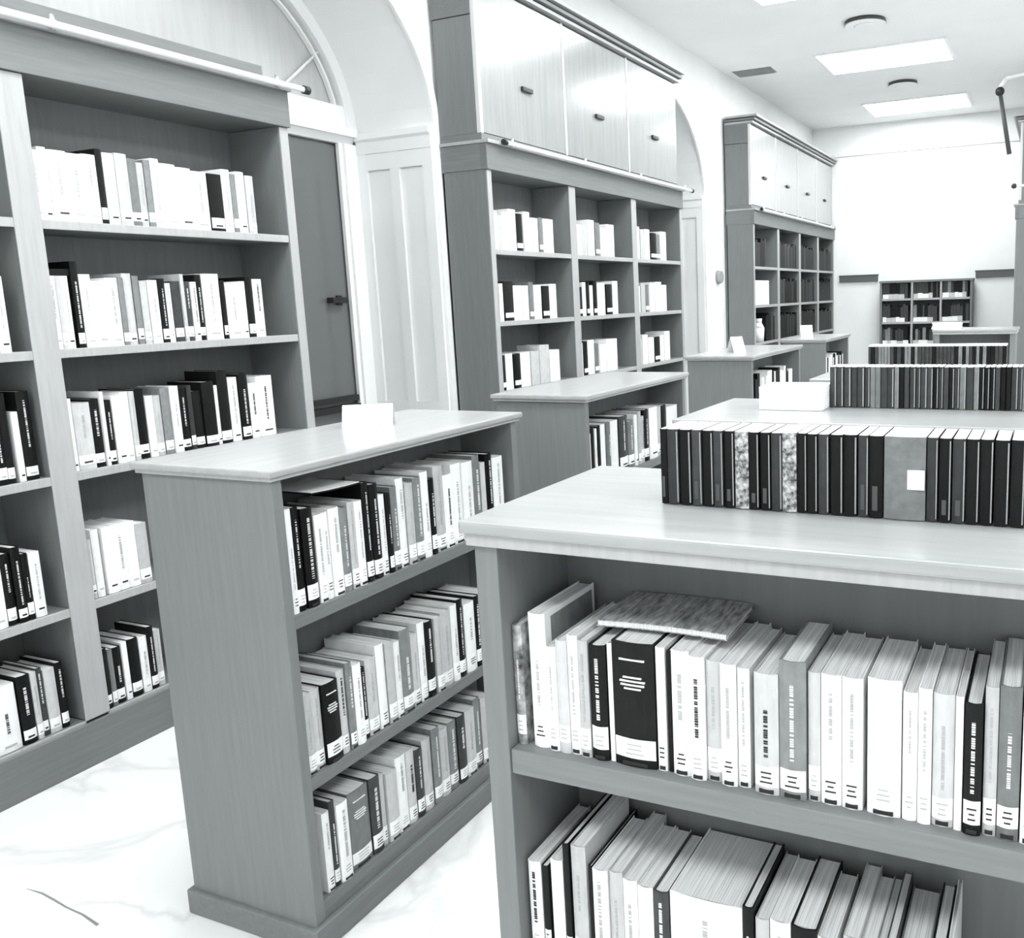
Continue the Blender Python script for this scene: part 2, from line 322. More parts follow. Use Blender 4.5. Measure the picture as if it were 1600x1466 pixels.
# ------------------------------------------------------------------ low bookcases
def low_case(name, x0, x1, y0, y1, ax, label, levels=(.12, .455, .875), top=1.24, group='low bookcases along the aisle', side='both', mid=True):
    """ax = axis of the long side; open on the long sides"""
    t = empty(name, ((x0+x1)/2, (y0+y1)/2, 0), label, 'bookcase', group); P = Part(t)
    W_ = WOOD_Y if ax == 'y' else WOOD_X; TP = TOP_LIT_Y if ax == 'y' else TOP_LIT_X
    ov = .018; tt = .026 if ax == 'y' else .03; T = .03 if ax == 'y' else .045; mz = .028 if ax == 'y' else .044
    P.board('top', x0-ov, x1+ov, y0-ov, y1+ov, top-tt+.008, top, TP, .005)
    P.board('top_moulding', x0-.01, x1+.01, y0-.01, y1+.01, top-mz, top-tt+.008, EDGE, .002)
    H = top-mz
    if ax == 'y':
        P.board('end_panel', x0, x1, y0, y0+T, 0, H, WOOD_V); P.board('end_panel', x0, x1, y1-T, y1, 0, H, WOOD_V)
        c = (x0+x1)/2
        if mid: P.board('centre_panel', c-.01, c+.01, y0+T, y1-T, .05, H, DARKW, 0)
        for z in levels:
            for a, b in ((x0+.004, c-.011), (c+.011, x1-.004)):
                P.board('shelf', a, b, y0+T+.001, y1-T-.001, z-.034, z, W_)
    else:
        P.board('end_panel', x0, x0+T, y0, y1, 0, H, WOOD_V); P.board('end_panel', x1-T, x1, y0, y1, 0, H, WOOD_V)
        c = (y0+y1)/2
        if mid: P.board('centre_panel', x0+T, x1-T, c-.01, c+.01, .05, H, DARKW, 0)
        for z in levels:
            for a, b in ((y0+.004, c-.011), (c+.011, y1-.004)):
                P.board('shelf', x0+T+.001, x1-T-.001, a, b, z-.046, z, W_)
    P.board('plinth', x0-.014, x1+.014, y0-.014, y1+.014, 0, .07, W_, .006)
    P.board('plinth_board', x0+.003, x1-.003, y0+.003, y1-.003, .07, .088, W_, 0)
    return t
low_case('low_bookcase', -2.075, -1.64, 1.475, 2.50, 'y', 'waist-high double-sided bookcase whose plain end panel stands on the marble floor')
low_case('low_bookcase', -2.06, -1.655, 3.01, 4.03, 'y', 'waist-high bookcase second along the aisle, in front of the cabinet-topped tall bookcase')
low_case('low_bookcase', -2.10, -1.68, 5.17, 6.30, 'y', 'waist-high bookcase third along the aisle with a small white card on top')
low_case('low_bookcase', -2.03, -1.68, 7.07, 7.95, 'y', 'waist-high bookcase farthest along the aisle, small and mostly hidden')
FG = 'low bookcases across the room'
low_case('low_bookcase', -.895, 1.1, 1.215, 1.70, 'x', 'large low bookcase in front with two open shelves of books and pale top', levels=(.12, .42, .828), group=FG)
low_case('low_bookcase', -1.03, 1.0, 2.46, 2.99, 'x', 'low bookcase second from the front carrying a white box and dark volumes', levels=(.12, .42, .828), group=FG)
low_case('low_bookcase', -.94, .8, 3.75, 4.25, 'x', 'low bookcase third from the front, only its pale top corner showing', levels=(.12, .42, .828), group=FG)
low_case('low_bookcase', -1.01, -.32, 8.5, 9.0, 'x', 'small low bookcase before the far wall with white papers on top', levels=(.12, .42, .828), group=FG)
# bookcase against the far wall
t = empty('open_bookcase', (-1.745, 13.62, 0), 'open three-bay bookcase against the white far wall', 'bookcase'); P = Part(t)
X0, X1, Y0, Y1 = -2.39, -1.095, 13.5, 13.76
for x in (X0, X1-.03): P.board('side_panel', x, x+.03, Y0, Y1, 0, 1.72, WOOD_V)
for x in (-1.93, -1.525): P.board('divider', x-.015, x+.015, Y0, Y1-.02, .05, 1.72, EDGE)
P.board('top', X0-.01, X1+.01, Y0-.01, Y1, 1.72, 1.75, WOOD_X); P.board('back_panel', X0+.03, X1-.03, Y1-.018, Y1-.002, 0, 1.72, DARKW, 0)
BL = (.1, .46, .81, 1.15, 1.49)
e = [X0+.03, -1.945, -1.915, -1.54, -1.51, X1-.03]
for i in range(0, 6, 2):
    for z in BL: P.board('shelf', e[i]+.001, e[i+1]-.001, Y0+.005, Y1-.02, z-.03, z, EDGE)
# ------------------------------------------------------------------ books
def spine_profile(w, bulge, n=5):
    return [(-w/2 + w*i/n, -bulge*math.sin(math.pi*i/n)) for i in range(n+1)]
def book_meshes(w, h, d, tone, lod):
    """local frame: spine faces -y, thickness x, height z, origin at the foot of the spine"""
    t = .0026 if (tone in 'kdgmG' and w > .015) else .0014
    t = .0007 if lod < 0 else t; t = min(t, w*.2); lod = abs(lod); bulge = min(.005, w*.16)
    out = spine_profile(w, bulge); inn = [(x*(w-2*t)/w, y+t) for x, y in out]
    bm = bmesh.new()
    prof = [(-w/2, d)] + out + [(w/2, d), (w/2-t, d)] + inn[::-1] + [(-w/2+t, d)]
    # U shaped cover built from quads so that it stays a clean solid
    O = [(-w/2, d)] + out + [(w/2, d)]; I = [(-w/2+t, d)] + inn + [(w/2-t, d)]
    vo = [[bm.verts.new((x, y, z)) for x, y in O] for z in (0, h)]; vi = [[bm.verts.new((x, y, z)) for x, y in I] for z in (0, h)]
    for i in range(len(O)-1):
        bm.faces.new((vo[0][i], vo[0][i+1], vo[1][i+1], vo[1][i])); bm.faces.new((vi[0][i+1], vi[0][i], vi[1][i], vi[1][i+1]))
        bm.faces.new((vo[1][i], vo[1][i+1], vi[1][i+1], vi[1][i])); bm.faces.new((vo[0][i+1], vo[0][i], vi[0][i], vi[0][i+1]))
    for e in (0, -1): bm.faces.new((vo[0][e], vo[1][e], vi[1][e], vi[0][e]))
    pg = bmesh.new(); bx(pg, -w/2+t*1.02, w/2-t*1.02, t+.002, d-.003, .002, h-(.003 if t > .0008 else -.0004))
    return bm, pg, bulge
def add_box_to(bm, *a): bx(bm, *a)
def label_bm(w, bulge, z0, z1, off=.0005):
    bm = bmesh.new(); p = [(x*.97, y-off) for x, y in spine_profile(w, bulge)]; q = [(x*.97, y+.0002) for x, y in spine_profile(w, bulge)]
    a = [[bm.verts.new((x, y, z)) for x, y in p] for z in (z0, z1)]; b = [[bm.verts.new((x, y, z)) for x, y in q] for z in (z0, z1)]
    for i in range(len(p)-1):
        bm.faces.new((a[0][i], a[0][i+1], a[1][i+1], a[1][i])); bm.faces.new((b[0][i+1], b[0][i], b[1][i], b[1][i+1]))
        bm.faces.new((a[1][i], a[1][i+1], b[1][i+1], b[1][i])); bm.faces.new((a[0][i+1], a[0][i], b[0][i], b[0][i+1]))
    for e in (0, -1): bm.faces.new((a[0][e], a[1][e], b[1][e], b[0][e]))
    return bm
ORD = 'first second third fourth fifth sixth seventh eighth ninth tenth eleventh twelfth thirteenth fourteenth fifteenth sixteenth seventeenth eighteenth nineteenth twentieth'.split()
def ordinal(i):
    if i < 20: return ORD[i]
    if i < 39: return 'twenty-' + ORD[i-20] if i > 19 else ''
    return 'thirty-' + ORD[i-30] if i < 39 else 'fortieth'
def ordinal(i):
    if i < 20: return ORD[i]
    t, u = divmod(i+1, 10); T = {2: 'twent', 3: 'thirt', 4: 'fort'}[t]
    return T+'ieth' if u == 0 else T+'y-'+ORD[u-1]
TN = {'w': 'white', 'l': 'pale grey', 'g': 'mid-grey', 'd': 'dark grey', 'k': 'black', 'm': 'mottled black-and-white', 'p': 'diagonally patterned', 'G': 'wide grey'}
def size_word(w, h, hm):
    s = 'thin ' if w < .02 else 'thick ' if w > .042 else ''
    return ('tall ' if h > hm*1.12 else '') + s
def put_book(loc, rz, w, h, d, tone, label, group, lod, tilt=0, name='book', marks=None, cat='book', lab=True):
    cov, pg, bulge = book_meshes(w, h, d, tone, lod)
    dark = tone in 'kdgmpG'; thin = lod < 0; lod = abs(lod) if lod != -9 else 0
    PG = WPAGE if thin else PAGES
    if lod == 0:                                    # a few pixels wide: one mesh
        for f in cov.faces: f.material_index = 0
        n = len(cov.faces); me = bpy.data.meshes.new('p'); pg.to_mesh(me); pg.free(); cov.from_mesh(me); bpy.data.meshes.remove(me)
        cov.faces.ensure_lookup_table()
        for f in cov.faces[n:]: f.material_index = 1
        if lab and dark:
            n = len(cov.faces); bx(cov, -w*.45, w*.45, -bulge-.0006, -bulge*.4, .02, .05, 2)
        if not lab and random.random() < .7: bx(cov, w*.28, w*.46, -bulge*.6-.0008, .001, .004, h-.004, 3)
        o = link(name, cov, [TONE[tone], PG, LABEL, STRIPE])
        o.location = loc; o.rotation_euler = (0, tilt, rz); return tag(o, label, cat, group)
    t = empty(name, loc, label, cat, group, rz); t.rotation_euler = (0, tilt, rz)
    for f in cov.faces: f.smooth = False
    link('cover', cov, TONE[tone], t); link('page_block', pg, PG, t)
    if not lab:
        if tone in 'kd' and random.random() < .85:
            bm = bmesh.new(); bx(bm, w*.36, w*.46, -bulge*.6-.0008, .001, .004, h-.004); link('edge_stripe', bm, STRIPE, t)
        if tone in 'kd' and random.random() < .5:
            bm = bmesh.new(); bx(bm, -w*.22, w*.15, -bulge-.0008, -bulge*.6, .012, h*random.uniform(.2, .4)); link('spine_panel', bm, DGREY, t)
        return t
    r = random.random()
    z0 = .012 + r*.008; zl = z0 + .030 + random.random()*.012
    if w > .011:
        l = link('spine_label', label_bm(w, bulge, z0, zl), LABEL, t)
        bm = bmesh.new(); k = random.random()
        if lod == 2:
            for q in range(3):
                ww = w*.28*random.uniform(.5, 1); zz = z0+.007+q*.008; bx(bm, -ww, ww, -bulge-.0012, -bulge-.0002, zz, zz+.0022)
        else: bx(bm, -w*.25, w*.25, -bulge-.0012, -bulge-.0002, z0+.006, z0+.012)
        link('call_mark', bm, INK if random.random() < .45 else GREYINK, l)
        if lod == 2 and random.random() < .7:      # small coloured tab under the label
            bm = bmesh.new(); bx(bm, -w*.3, w*.3, -bulge-.0009, -bulge*.3, .003, .009); link('foot_tab', bm, INK, t)
    if w > .05 and dark and lod == 2:
        bm = bmesh.new()
        for zz, ww in ((.86, .3), (.72, .22), (.69, .3), (.66, .28), (.63, .2)): bx(bm, -w*ww, w*ww, -bulge-.0009, -bulge*.5, h*zz, h*zz+.0028)
        link('title', bm, PALEINK, t); marks = False
    if marks is None: marks = (dark and lod == 2) or random.random() < (.8 if lod == 2 else .45)
    if marks and w > .013:
        bm = bmesh.new(); z = h*.93; big = w > .05
        a = zl+.012; run = h*(random.uniform(.3, .62))
        z = a + (h-.02-a-run)*random.random(); end = z+run; ww = min(.0045, w*random.uniform(.07, .12))
        while z < end:
            s = random.uniform(.0012, .0035)
            bx(bm, -ww, ww, -bulge-.0009, -bulge-.0001, z, min(z+s, end)); z += s + (random.choice((.0012, .0012, .0014, .004)))
        link('title', bm, (PALEINK if dark else GREYINK if random.random() < .85 else INK), t)
    return t
import json
ROWS = {
'f1a':[(-0.887,0.059,'m',0.22),(-0.816,0.034,'w',0.245),(-0.782,0.021,'w',0.19),(-0.761,0.022,'l',0.205),(-0.74,0.021,'w',0.215),(-0.718,0.02,'l',0.21),(-0.697,0.032,'k',0.205),(-0.664,0.01,'w',0.21),(-0.654,0.077,'k',0.218),(-0.576,0.017,'w',0.215),(-0.557,0.008,'k',0.21),(-0.548,0.032,'w',0.215),(-0.516,0.027,'w',0.21),(-0.489,0.026,'l',0.205),(-0.463,0.027,'w',0.205),(-0.436,0.021,'w',0.2),(-0.407,0.04,'l',0.2),(-0.367,0.043,'g',0.225),(-0.323,0.02,'l',0.21),(-0.303,0.032,'w',0.21),(-0.271,0.032,'w',0.21),(-0.233,0.05,'w',0.215),(-0.182,0.022,'w',0.2),(-0.16,0.02,'w',0.21),(-0.14,0.031,'l',0.205),(-0.109,0.012,'w',0.205),(-0.096,0.025,'k',0.2),(-0.07,0.019,'l',0.225),(-0.051,0.03,'g',0.23),(-0.02,0.021,'w',0.22),(0.003,0.021,'k',0.21)],
'f1b':[(-0.841,0.027,'w',0.185),(-0.813,0.014,'k',0.18),(-0.796,0.026,'w',0.195),(-0.767,0.013,'k',0.235),(-0.751,0.03,'l',0.235),(-0.718,0.008,'k',0.2),(-0.709,0.03,'w',0.2),(-0.679,0.027,'l',0.2),(-0.653,0.028,'w',0.19),(-0.625,0.03,'w',0.185),(-0.594,0.029,'d',0.185),(-0.564,0.13,'w',0.19),(-0.433,0.02,'k',0.2),(-0.411,0.024,'l',0.185),(-0.386,0.035,'w',0.19),(-0.351,0.043,'k',0.19),(-0.309,0.031,'w',0.18),(-0.269,0.028,'l',0.19),(-0.242,0.025,'l',0.185),(-0.217,0.015,'g',0.19),(-0.202,0.015,'d',0.2),(-0.186,0.047,'g',0.18),(-0.137,0.022,'k',0.2),(-0.114,0.008,'w',0.21)],
'l1a':[(1.483,0.02,'w'),(1.503,0.026,'k'),(1.531,0.037,'k'),(1.571,0.026,'w'),(1.597,0.024,'w'),(1.621,0.036,'w'),(1.658,0.027,'g'),(1.686,0.025,'l'),(1.711,0.029,'w'),(1.744,0.027,'k',0.27),(1.772,0.033,'k',0.26),(1.806,0.024,'w'),(1.831,0.018,'k'),(1.851,0.027,'g'),(1.877,0.032,'w'),(1.91,0.033,'l'),(1.943,0.035,'g'),(1.979,0.035,'w'),(2.015,0.024,'k'),(2.041,0.044,'l'),(2.085,0.043,'w'),(2.127,0.048,'w'),(2.175,0.054,'w'),(2.23,0.037,'g'),(2.269,0.027,'l'),(2.298,0.036,'k'),(2.335,0.062,'w')],
'l1b':[(1.493,0.031,'l'),(1.524,0.031,'l'),(1.556,0.054,'k'),(1.611,0.028,'l'),(1.64,0.023,'g'),(1.664,0.032,'w'),(1.697,0.019,'k',0.2),(1.716,0.04,'l'),(1.757,0.033,'w'),(1.792,0.033,'l'),(1.827,0.026,'w'),(1.852,0.046,'g'),(1.898,0.035,'l'),(1.934,0.031,'w'),(1.965,0.036,'k'),(2.003,0.034,'l'),(2.039,0.045,'l'),(2.084,0.032,'w'),(2.116,0.033,'k',0.25),(2.151,0.053,'w'),(2.204,0.029,'k'),(2.233,0.06,'l')],
'l1c':[(1.519,0.025,'w'),(1.545,0.019,'d'),(1.565,0.04,'w'),(1.612,0.075,'g'),(1.689,0.041,'d',0.22),(1.732,0.019,'l'),(1.752,0.044,'l'),(1.797,0.043,'w'),(1.842,0.036,'l'),(1.878,0.032,'d'),(1.912,0.039,'l'),(1.953,0.037,'g'),(1.992,0.04,'l'),(2.034,0.041,'g'),(2.077,0.039,'d'),(2.117,0.049,'l'),(2.169,0.035,'g'),(2.206,0.05,'l')],
'l2a':[(3.012,0.037,'k'),(3.052,0.023,'w'),(3.075,0.035,'k'),(3.112,0.019,'w'),(3.131,0.036,'k'),(3.17,0.043,'w'),(3.215,0.035,'g'),(3.253,0.075,'w'),(3.335,0.08,'d'),(3.417,0.06,'g'),(3.48,0.033,'w'),(3.516,0.033,'l'),(3.552,0.034,'l'),(3.588,0.05,'k'),(3.641,0.09,'w'),(3.734,0.045,'l'),(3.782,0.054,'k'),(3.839,0.133,'w')],
'c1a':[(1.989,0.026,'w'),(2.016,0.03,'w'),(2.046,0.063,'w'),(2.109,0.056,'w'),(2.165,0.051,'w'),(2.217,0.024,'k'),(2.242,0.044,'w'),(2.286,0.048,'l'),(2.334,0.036,'g'),(2.37,0.029,'l'),(2.4,0.026,'g'),(2.426,0.036,'w'),(2.463,0.068,'w'),(2.531,0.07,'w'),(2.602,0.071,'w'),(2.675,0.065,'k'),(2.742,0.042,'w'),(2.786,0.026,'g'),(2.812,0.043,'w'),(2.858,0.041,'l')],
'c1b':[(1.986,0.028,'w',0.25),(2.014,0.019,'l',0.25),(2.033,0.028,'w',0.25),(2.07,0.025,'k',0.3),(2.096,0.041,'w'),(2.139,0.051,'w'),(2.19,0.047,'w'),(2.238,0.022,'g'),(2.26,0.036,'l'),(2.298,0.025,'g'),(2.325,0.029,'l'),(2.356,0.041,'w'),(2.398,0.028,'k'),(2.428,0.025,'w'),(2.455,0.038,'d'),(2.495,0.016,'l'),(2.513,0.026,'d'),(2.54,0.026,'w'),(2.568,0.026,'k'),(2.596,0.08,'w'),(2.678,0.02,'k'),(2.7,0.072,'w'),(2.774,0.029,'w'),(2.809,0.034,'k'),(2.845,0.05,'w')],
'c1c':[(1.984,0.029,'w'),(2.012,0.062,'l'),(2.076,0.036,'k'),(2.114,0.014,'w'),(2.129,0.025,'k'),(2.156,0.038,'w'),(2.194,0.032,'w'),(2.226,0.02,'l'),(2.248,0.04,'k'),(2.29,0.032,'w'),(2.323,0.03,'l'),(2.355,0.036,'g'),(2.393,0.037,'w'),(2.431,0.037,'k'),(2.47,0.021,'d'),(2.493,0.04,'k'),(2.535,0.058,'k'),(2.595,0.018,'w'),(2.614,0.051,'k',0.3),(2.667,0.046,'w'),(2.716,0.046,'k',0.28),(2.764,0.043,'w'),(2.809,0.084,'w')],
'c1d':[(1.968,0.027,'w'),(1.997,0.017,'l'),(2.016,0.029,'w'),(2.056,0.043,'w'),(2.099,0.044,'w'),(2.142,0.041,'w'),(2.183,0.046,'l')],
'c1e':[(1.986,0.027,'k'),(2.015,0.019,'g'),(2.036,0.032,'k'),(2.071,0.022,'w'),(2.095,0.041,'k'),(2.138,0.033,'w'),(2.173,0.028,'k'),(2.203,0.028,'l')],
'c0b':[(1.783,0.027,'l'),(1.81,0.035,'w')],
'c0c':[(1.71,0.03,'k',0.29),(1.747,0.03,'k',0.29),(1.778,0.024,'k',0.3),(1.812,0.021,'w'),(1.836,0.041,'k',0.3)],
'c0d':[(1.662,0.048,'w'),(1.712,0.03,'k'),(1.743,0.03,'k'),(1.774,0.021,'k'),(1.797,0.038,'w')],
'c0e':[(1.567,0.054,'l'),(1.621,0.076,'w',0.23),(1.701,0.043,'k'),(1.746,0.02,'l'),(1.768,0.02,'d'),(1.791,0.039,'l'),(1.832,0.025,'k')],
'c2a0':[(4.672,0.056,'w'),(4.728,0.048,'l'),(4.775,0.071,'w'),(4.846,0.086,'w'),(4.938,0.074,'k'),(5.02,0.073,'w'),(5.099,0.1,'w'),(5.206,0.048,'g'),(5.262,0.128,'w')],
'c2a1':[(5.729,0.069,'w'),(5.798,0.088,'l'),(5.895,0.099,'w'),(6.003,0.074,'g'),(6.086,0.095,'w'),(6.191,0.127,'w')],
'c2a2':[(6.705,0.078,'w'),(6.794,0.068,'l'),(6.874,0.104,'w'),(6.99,0.12,'k'),(7.122,0.074,'g'),(7.208,0.126,'w')],
'c2b0':[(4.647,0.044,'k'),(4.697,0.045,'w'),(4.748,0.104,'k'),(4.859,0.101,'w'),(4.967,0.07,'w'),(5.044,0.05,'g'),(5.101,0.091,'w'),(5.203,0.09,'k'),(5.3,0.093,'w')],
'c2b1':[(5.688,0.069,'k'),(5.765,0.053,'w'),(5.827,0.045,'k'),(5.88,0.045,'w'),(5.935,0.055,'k'),(5.999,0.123,'w'),(6.141,0.098,'k'),(6.249,0.09,'w')],
'c2b2':[(6.686,0.072,'w'),(6.769,0.08,'l'),(6.861,0.07,'g'),(6.943,0.108,'w'),(7.063,0.123,'w'),(7.199,0.114,'w')],
'c2c0':[(4.649,0.071,'k'),(4.726,0.079,'w'),(4.818,0.078,'k'),(4.903,0.116,'w'),(5.026,0.102,'l'),(5.135,0.124,'l'),(5.267,0.13,'w')],
'c2c1':[(5.667,0.065,'w'),(5.74,0.062,'k'),(5.811,0.1,'w'),(5.921,0.065,'g'),(5.996,0.105,'w'),(6.111,0.179,'w')],
'c2c2':[(6.687,0.075,'l'),(6.773,0.105,'w'),(6.889,0.113,'w'),(7.015,0.111,'k'),(7.138,0.089,'w'),(7.24,0.117,'w')],
'r1':[(-0.629,0.013,'k'),(-0.616,0.022,'d'),(-0.593,0.022,'k'),(-0.57,0.019,'d'),(-0.55,0.02,'k'),(-0.53,0.018,'d'),(-0.51,0.018,'k'),(-0.491,0.025,'p'),(-0.466,0.018,'k'),(-0.446,0.018,'k'),(-0.427,0.019,'d'),(-0.408,0.025,'p'),(-0.382,0.016,'k'),(-0.366,0.018,'k'),(-0.347,0.018,'d'),(-0.327,0.021,'k'),(-0.306,0.023,'k'),(-0.282,0.017,'d'),(-0.265,0.023,'k'),(-0.241,0.065,'G'),(-0.175,0.017,'d'),(-0.157,0.019,'k'),(-0.137,0.02,'d'),(-0.117,0.02,'k'),(-0.097,0.02,'k'),(-0.076,0.022,'k'),(-0.053,0.021,'k'),(-0.031,0.021,'d')],
'r2':[(-0.65,0.021,'d'),(-0.629,0.022,'d'),(-0.605,0.022,'d'),(-0.582,0.018,'d'),(-0.563,0.022,'d'),(-0.54,0.016,'d'),(-0.523,0.016,'g'),(-0.507,0.016,'g'),(-0.49,0.02,'d'),(-0.47,0.02,'d'),(-0.449,0.014,'g'),(-0.435,0.015,'k'),(-0.419,0.015,'d'),(-0.402,0.017,'d'),(-0.384,0.013,'d'),(-0.37,0.019,'d'),(-0.351,0.017,'d'),(-0.333,0.015,'k'),(-0.317,0.013,'d'),(-0.303,0.015,'d'),(-0.287,0.015,'k'),(-0.272,0.015,'d'),(-0.256,0.018,'g'),(-0.237,0.02,'d'),(-0.216,0.015,'g'),(-0.201,0.014,'k'),(-0.186,0.014,'k'),(-0.171,0.014,'k'),(-0.156,0.014,'d'),(-0.141,0.014,'k'),(-0.126,0.014,'k'),(-0.111,0.018,'d'),(-0.093,0.012,'d'),(-0.08,0.019,'g'),(-0.06,0.014,'k')],

}
#       key: axis, plane, z, height, depth, lod, phrase, group
META = {
 'f1a': ('y', 1.243, .828, .21, .195, 2, "on the front bookcase's upper shelf", 'books on the upper shelf of the front bookcase'),
 'f1b': ('y', 1.243, .42, .19, .195, 2, "on the front bookcase's lower shelf", 'books on the lower shelf of the front bookcase'),
 'l1a': ('x', -1.655, .875, .245, .184, 2, 'on top shelf of the end-panelled low bookcase', 'books on the top shelf of the end-panelled low bookcase'),
 'l1b': ('x', -1.655, .455, .235, .184, 2, 'on middle shelf of the end-panelled low bookcase', 'books on the middle shelf of the end-panelled low bookcase'),
 'l1c': ('x', -1.655, .12, .225, .184, 2, 'on bottom shelf of the end-panelled low bookcase', 'books on the bottom shelf of the end-panelled low bookcase'),
 'l2a': ('x', -1.675, .875, .225, .164, 1, 'on the second aisle bookcase', 'books on the second low bookcase of the aisle'),
 'c1a': ('x', -3.15, 1.925, .25, .2, 1, "on the arch bookcase's highest shelf", 'books on the highest shelf of the bookcase by the arch'),
 'c1b': ('x', -3.15, 1.49, .25, .2, 1, "on the arch bookcase's second shelf down", 'books on the second shelf of the bookcase by the arch'),
 'c1c': ('x', -3.15, 1.06, .255, .2, 1, "on the arch bookcase's third shelf down", 'books on the third shelf of the bookcase by the arch'),
 'c1d': ('x', -3.15, .59, .24, .2, 1, "on the arch bookcase's fourth shelf down", 'books on the fourth shelf of the bookcase by the arch'),
 'c1e': ('x', -3.15, .17, .24, .2, 1, "on the arch bookcase's bottom shelf", 'books on the bottom shelf of the bookcase by the arch'),
 'c0b': ('x', -3.15, 1.49, .25, .2, 1, "on the second shelf down, photo-edge bay", 'books in the bay cut by the photo edge'),
 'c0c': ('x', -3.15, 1.06, .26, .2, 1, "on the third shelf down, photo-edge bay", 'books in the bay cut by the photo edge'),
 'c0d': ('x', -3.15, .59, .25, .2, 1, "on the fourth shelf down, photo-edge bay", 'books in the bay cut by the photo edge'),
 'c0e': ('x', -3.15, .17, .24, .2, 1, "on the bottom shelf, photo-edge bay", 'books in the bay cut by the photo edge'),
 'r1': ('y', 1.412, 1.241, .132, .10, -1, "in the row on the front bookcase's top", 'dark volumes on top of the front bookcase'),
 'r2': ('y', 2.80, 1.241, .127, .10, -9, 'in the row on the second bookcase top', 'dark volumes on top of the second bookcase'),
}
for zi, (z, nm) in enumerate(((1.925, 'top'), (1.49, 'middle'), (1.06, 'lower'))):
    for ci, bay in enumerate(('near', 'centre', 'far')):
        META['c2%s%d' % ('abc'[zi], ci)] = ('x', -3.15, z, .245, .2, 0, "on the %s shelf, %s bay of the cabinet-topped bookcase" % (nm, bay), 'books in the bookcase between the arches')
TALL_TONES = {}
LIM = {'l1': (1.507, 2.468), 'l2': (3.042, 3.998), 'f1': (-.848, 1.05), 'c1': (1.983, 3.048), 'c0': (1.093, 1.898), 'c20': (4.662, 5.596), 'c21': (5.68, 6.598), 'c22': (6.682, 7.598)}
for key, items in ROWS.items():
    ax, pl, z, H, D, lod, phrase, grp = META[key]
    if key in ('c0b', 'c0c', 'c0e'): items = items[1:]
    for i, it in enumerate(items):
        a, wd, tone = it[:3]; h = it[3] if len(it) > 3 else H*random.uniform(.9, 1.06)
        if key in ('r1', 'r2'): h = H*(1+.01*random.random())
        if lod == 0 and key != 'r2': h = H*random.uniform(.84, 1.05)
        if key[:2] == 'l1': a += .032 if key == 'l1a' else .018
        lo, hi = LIM.get(key[:2] if key[:2] != 'c2' else 'c2'+key[3], (-9, 99)); e_ = min(a+wd, hi); a = max(a, lo); wd = e_-a
        if wd < .006: continue
        wd = wd-.0012; c = a+wd/2
        d = D if key in ('r1', 'r2') else D*random.uniform(.86, 1.0); jit = 0 if key in ('r1', 'r2') else random.uniform(-.004, .004)
        loc = (c, pl+jit, z+.0005) if ax == 'y' else (pl+jit, c, z+.0005)
        rz = 0 if ax == 'y' else math.pi/2
        look = size_word(wd, h, H) + TN[tone] + (' volume' if key in ('r1', 'r2') else ' book')
        if tone in 'kd' and key[0] in 'fcl' and lod > 0: look += ', white label'
        o = ordinal(i)
        lb = '%s, %s %s' % (look, o, phrase)
        if len(lb.split()) <= 13: lb = '%s, %s from the left %s' % (look, o, phrase)
        lab = key != 'r1' and key != 'r2'
        put_book(loc, rz, wd, h, d, tone, lb, grp, lod, lab=lab, marks=None)
# page-pale top boards: the wide grey volume carries a white sticker
for o in list(S.objects):
    if o.get('label', '').find('wide grey') >= 0:
        o['label'] = "wide grey volume with a square white sticker in the row on the front bookcase's top"
        bm = bmesh.new(); bx(bm, .005, .031, -.0066, -.003, .05, .081); link('sticker', bm, CARD, o)
# magazine lying across the upright books
t = empty('magazine', (-.585, 1.288, 1.049), 'grey patterned magazine lying flat across the standing books of the front bookcase', 'magazine', rz=.03)
bm = bmesh.new()
n = 12
for zz0, zz1, mi in ((0, .0035, 0), (.0035, .0075, 1)): pass
def sag(x): return .003*math.sin((x+.12)*13)
def sheet(bm, z0, z1, x0, x1, y0, y1):
    P = [(x0+(x1-x0)*i/n) for i in range(n+1)]
    prof = [(x, z0+sag(x)) for x in P] + [(x, z1+sag(x)) for x in P[::-1]]
    prism(bm, prof, 'y', y0, y1)
sheet(bm, .002, .0105, -.115, .115, .0, .15); link('page_block', bm, PAGES, t)
bm = bmesh.new(); sheet(bm, .0105, .0118, -.118, .118, -.001, .152); sheet(bm, .0005, .002, -.118, .118, -.001, .152)
link('cover', bm, noise_mat('magazine_cover', .10, .50, (5, 1, 1), 30, .35, 3), t)
# book lying on top of the first books of the second shelf, and a drooping open cover in the low case
t = empty('book', (-3.155, 2.032, 1.742), 'black book lying flat on three white books on the second shelf down', 'book', rz=math.pi/2)
bm = bmesh.new(); bx(bm, -.045, .055, 0, .18, 0, .003); bx(bm, -.045, .055, 0, .18, .019, .022); bx(bm, -.045, .055, -.001, .002, 0, .022); link('cover', bm, TONE['k'], t, .0006)
bm = bmesh.new(); bx(bm, -.043, .053, .003, .176, .003, .019); link('page_block', bm, PAGES, t)
pic = [o for o in S.objects if o.name.startswith('cover') and o.parent and ', second from the left on the front bookcase' in o.parent.get('label', '') and 'upper' in o.parent['label']]
if pic:
    bm = bmesh.new(); bx(bm, .0163, .0171, .02, .17, .05, .235); bx(bm, .0171, .0174, .03, .16, .15, .17, 1); link('cover_picture', bm, [TONE['g'], LABEL, TONE['k']], pic[0].parent)
t = empty('booklet', (-1.66, 1.72, 1.147), 'thin black booklet draped over the books on the end-panelled bookcase', 'booklet')
bm = bmesh.new(); prism(bm, [(-.12, .006), (-.06, .002), (.0, .0), (.05, .0), (.05, .0035), (0, .0035), (-.06, .0055), (-.12, .0095)], 'x', -.17, .01); link('cover', bm, TONE['k'], t)
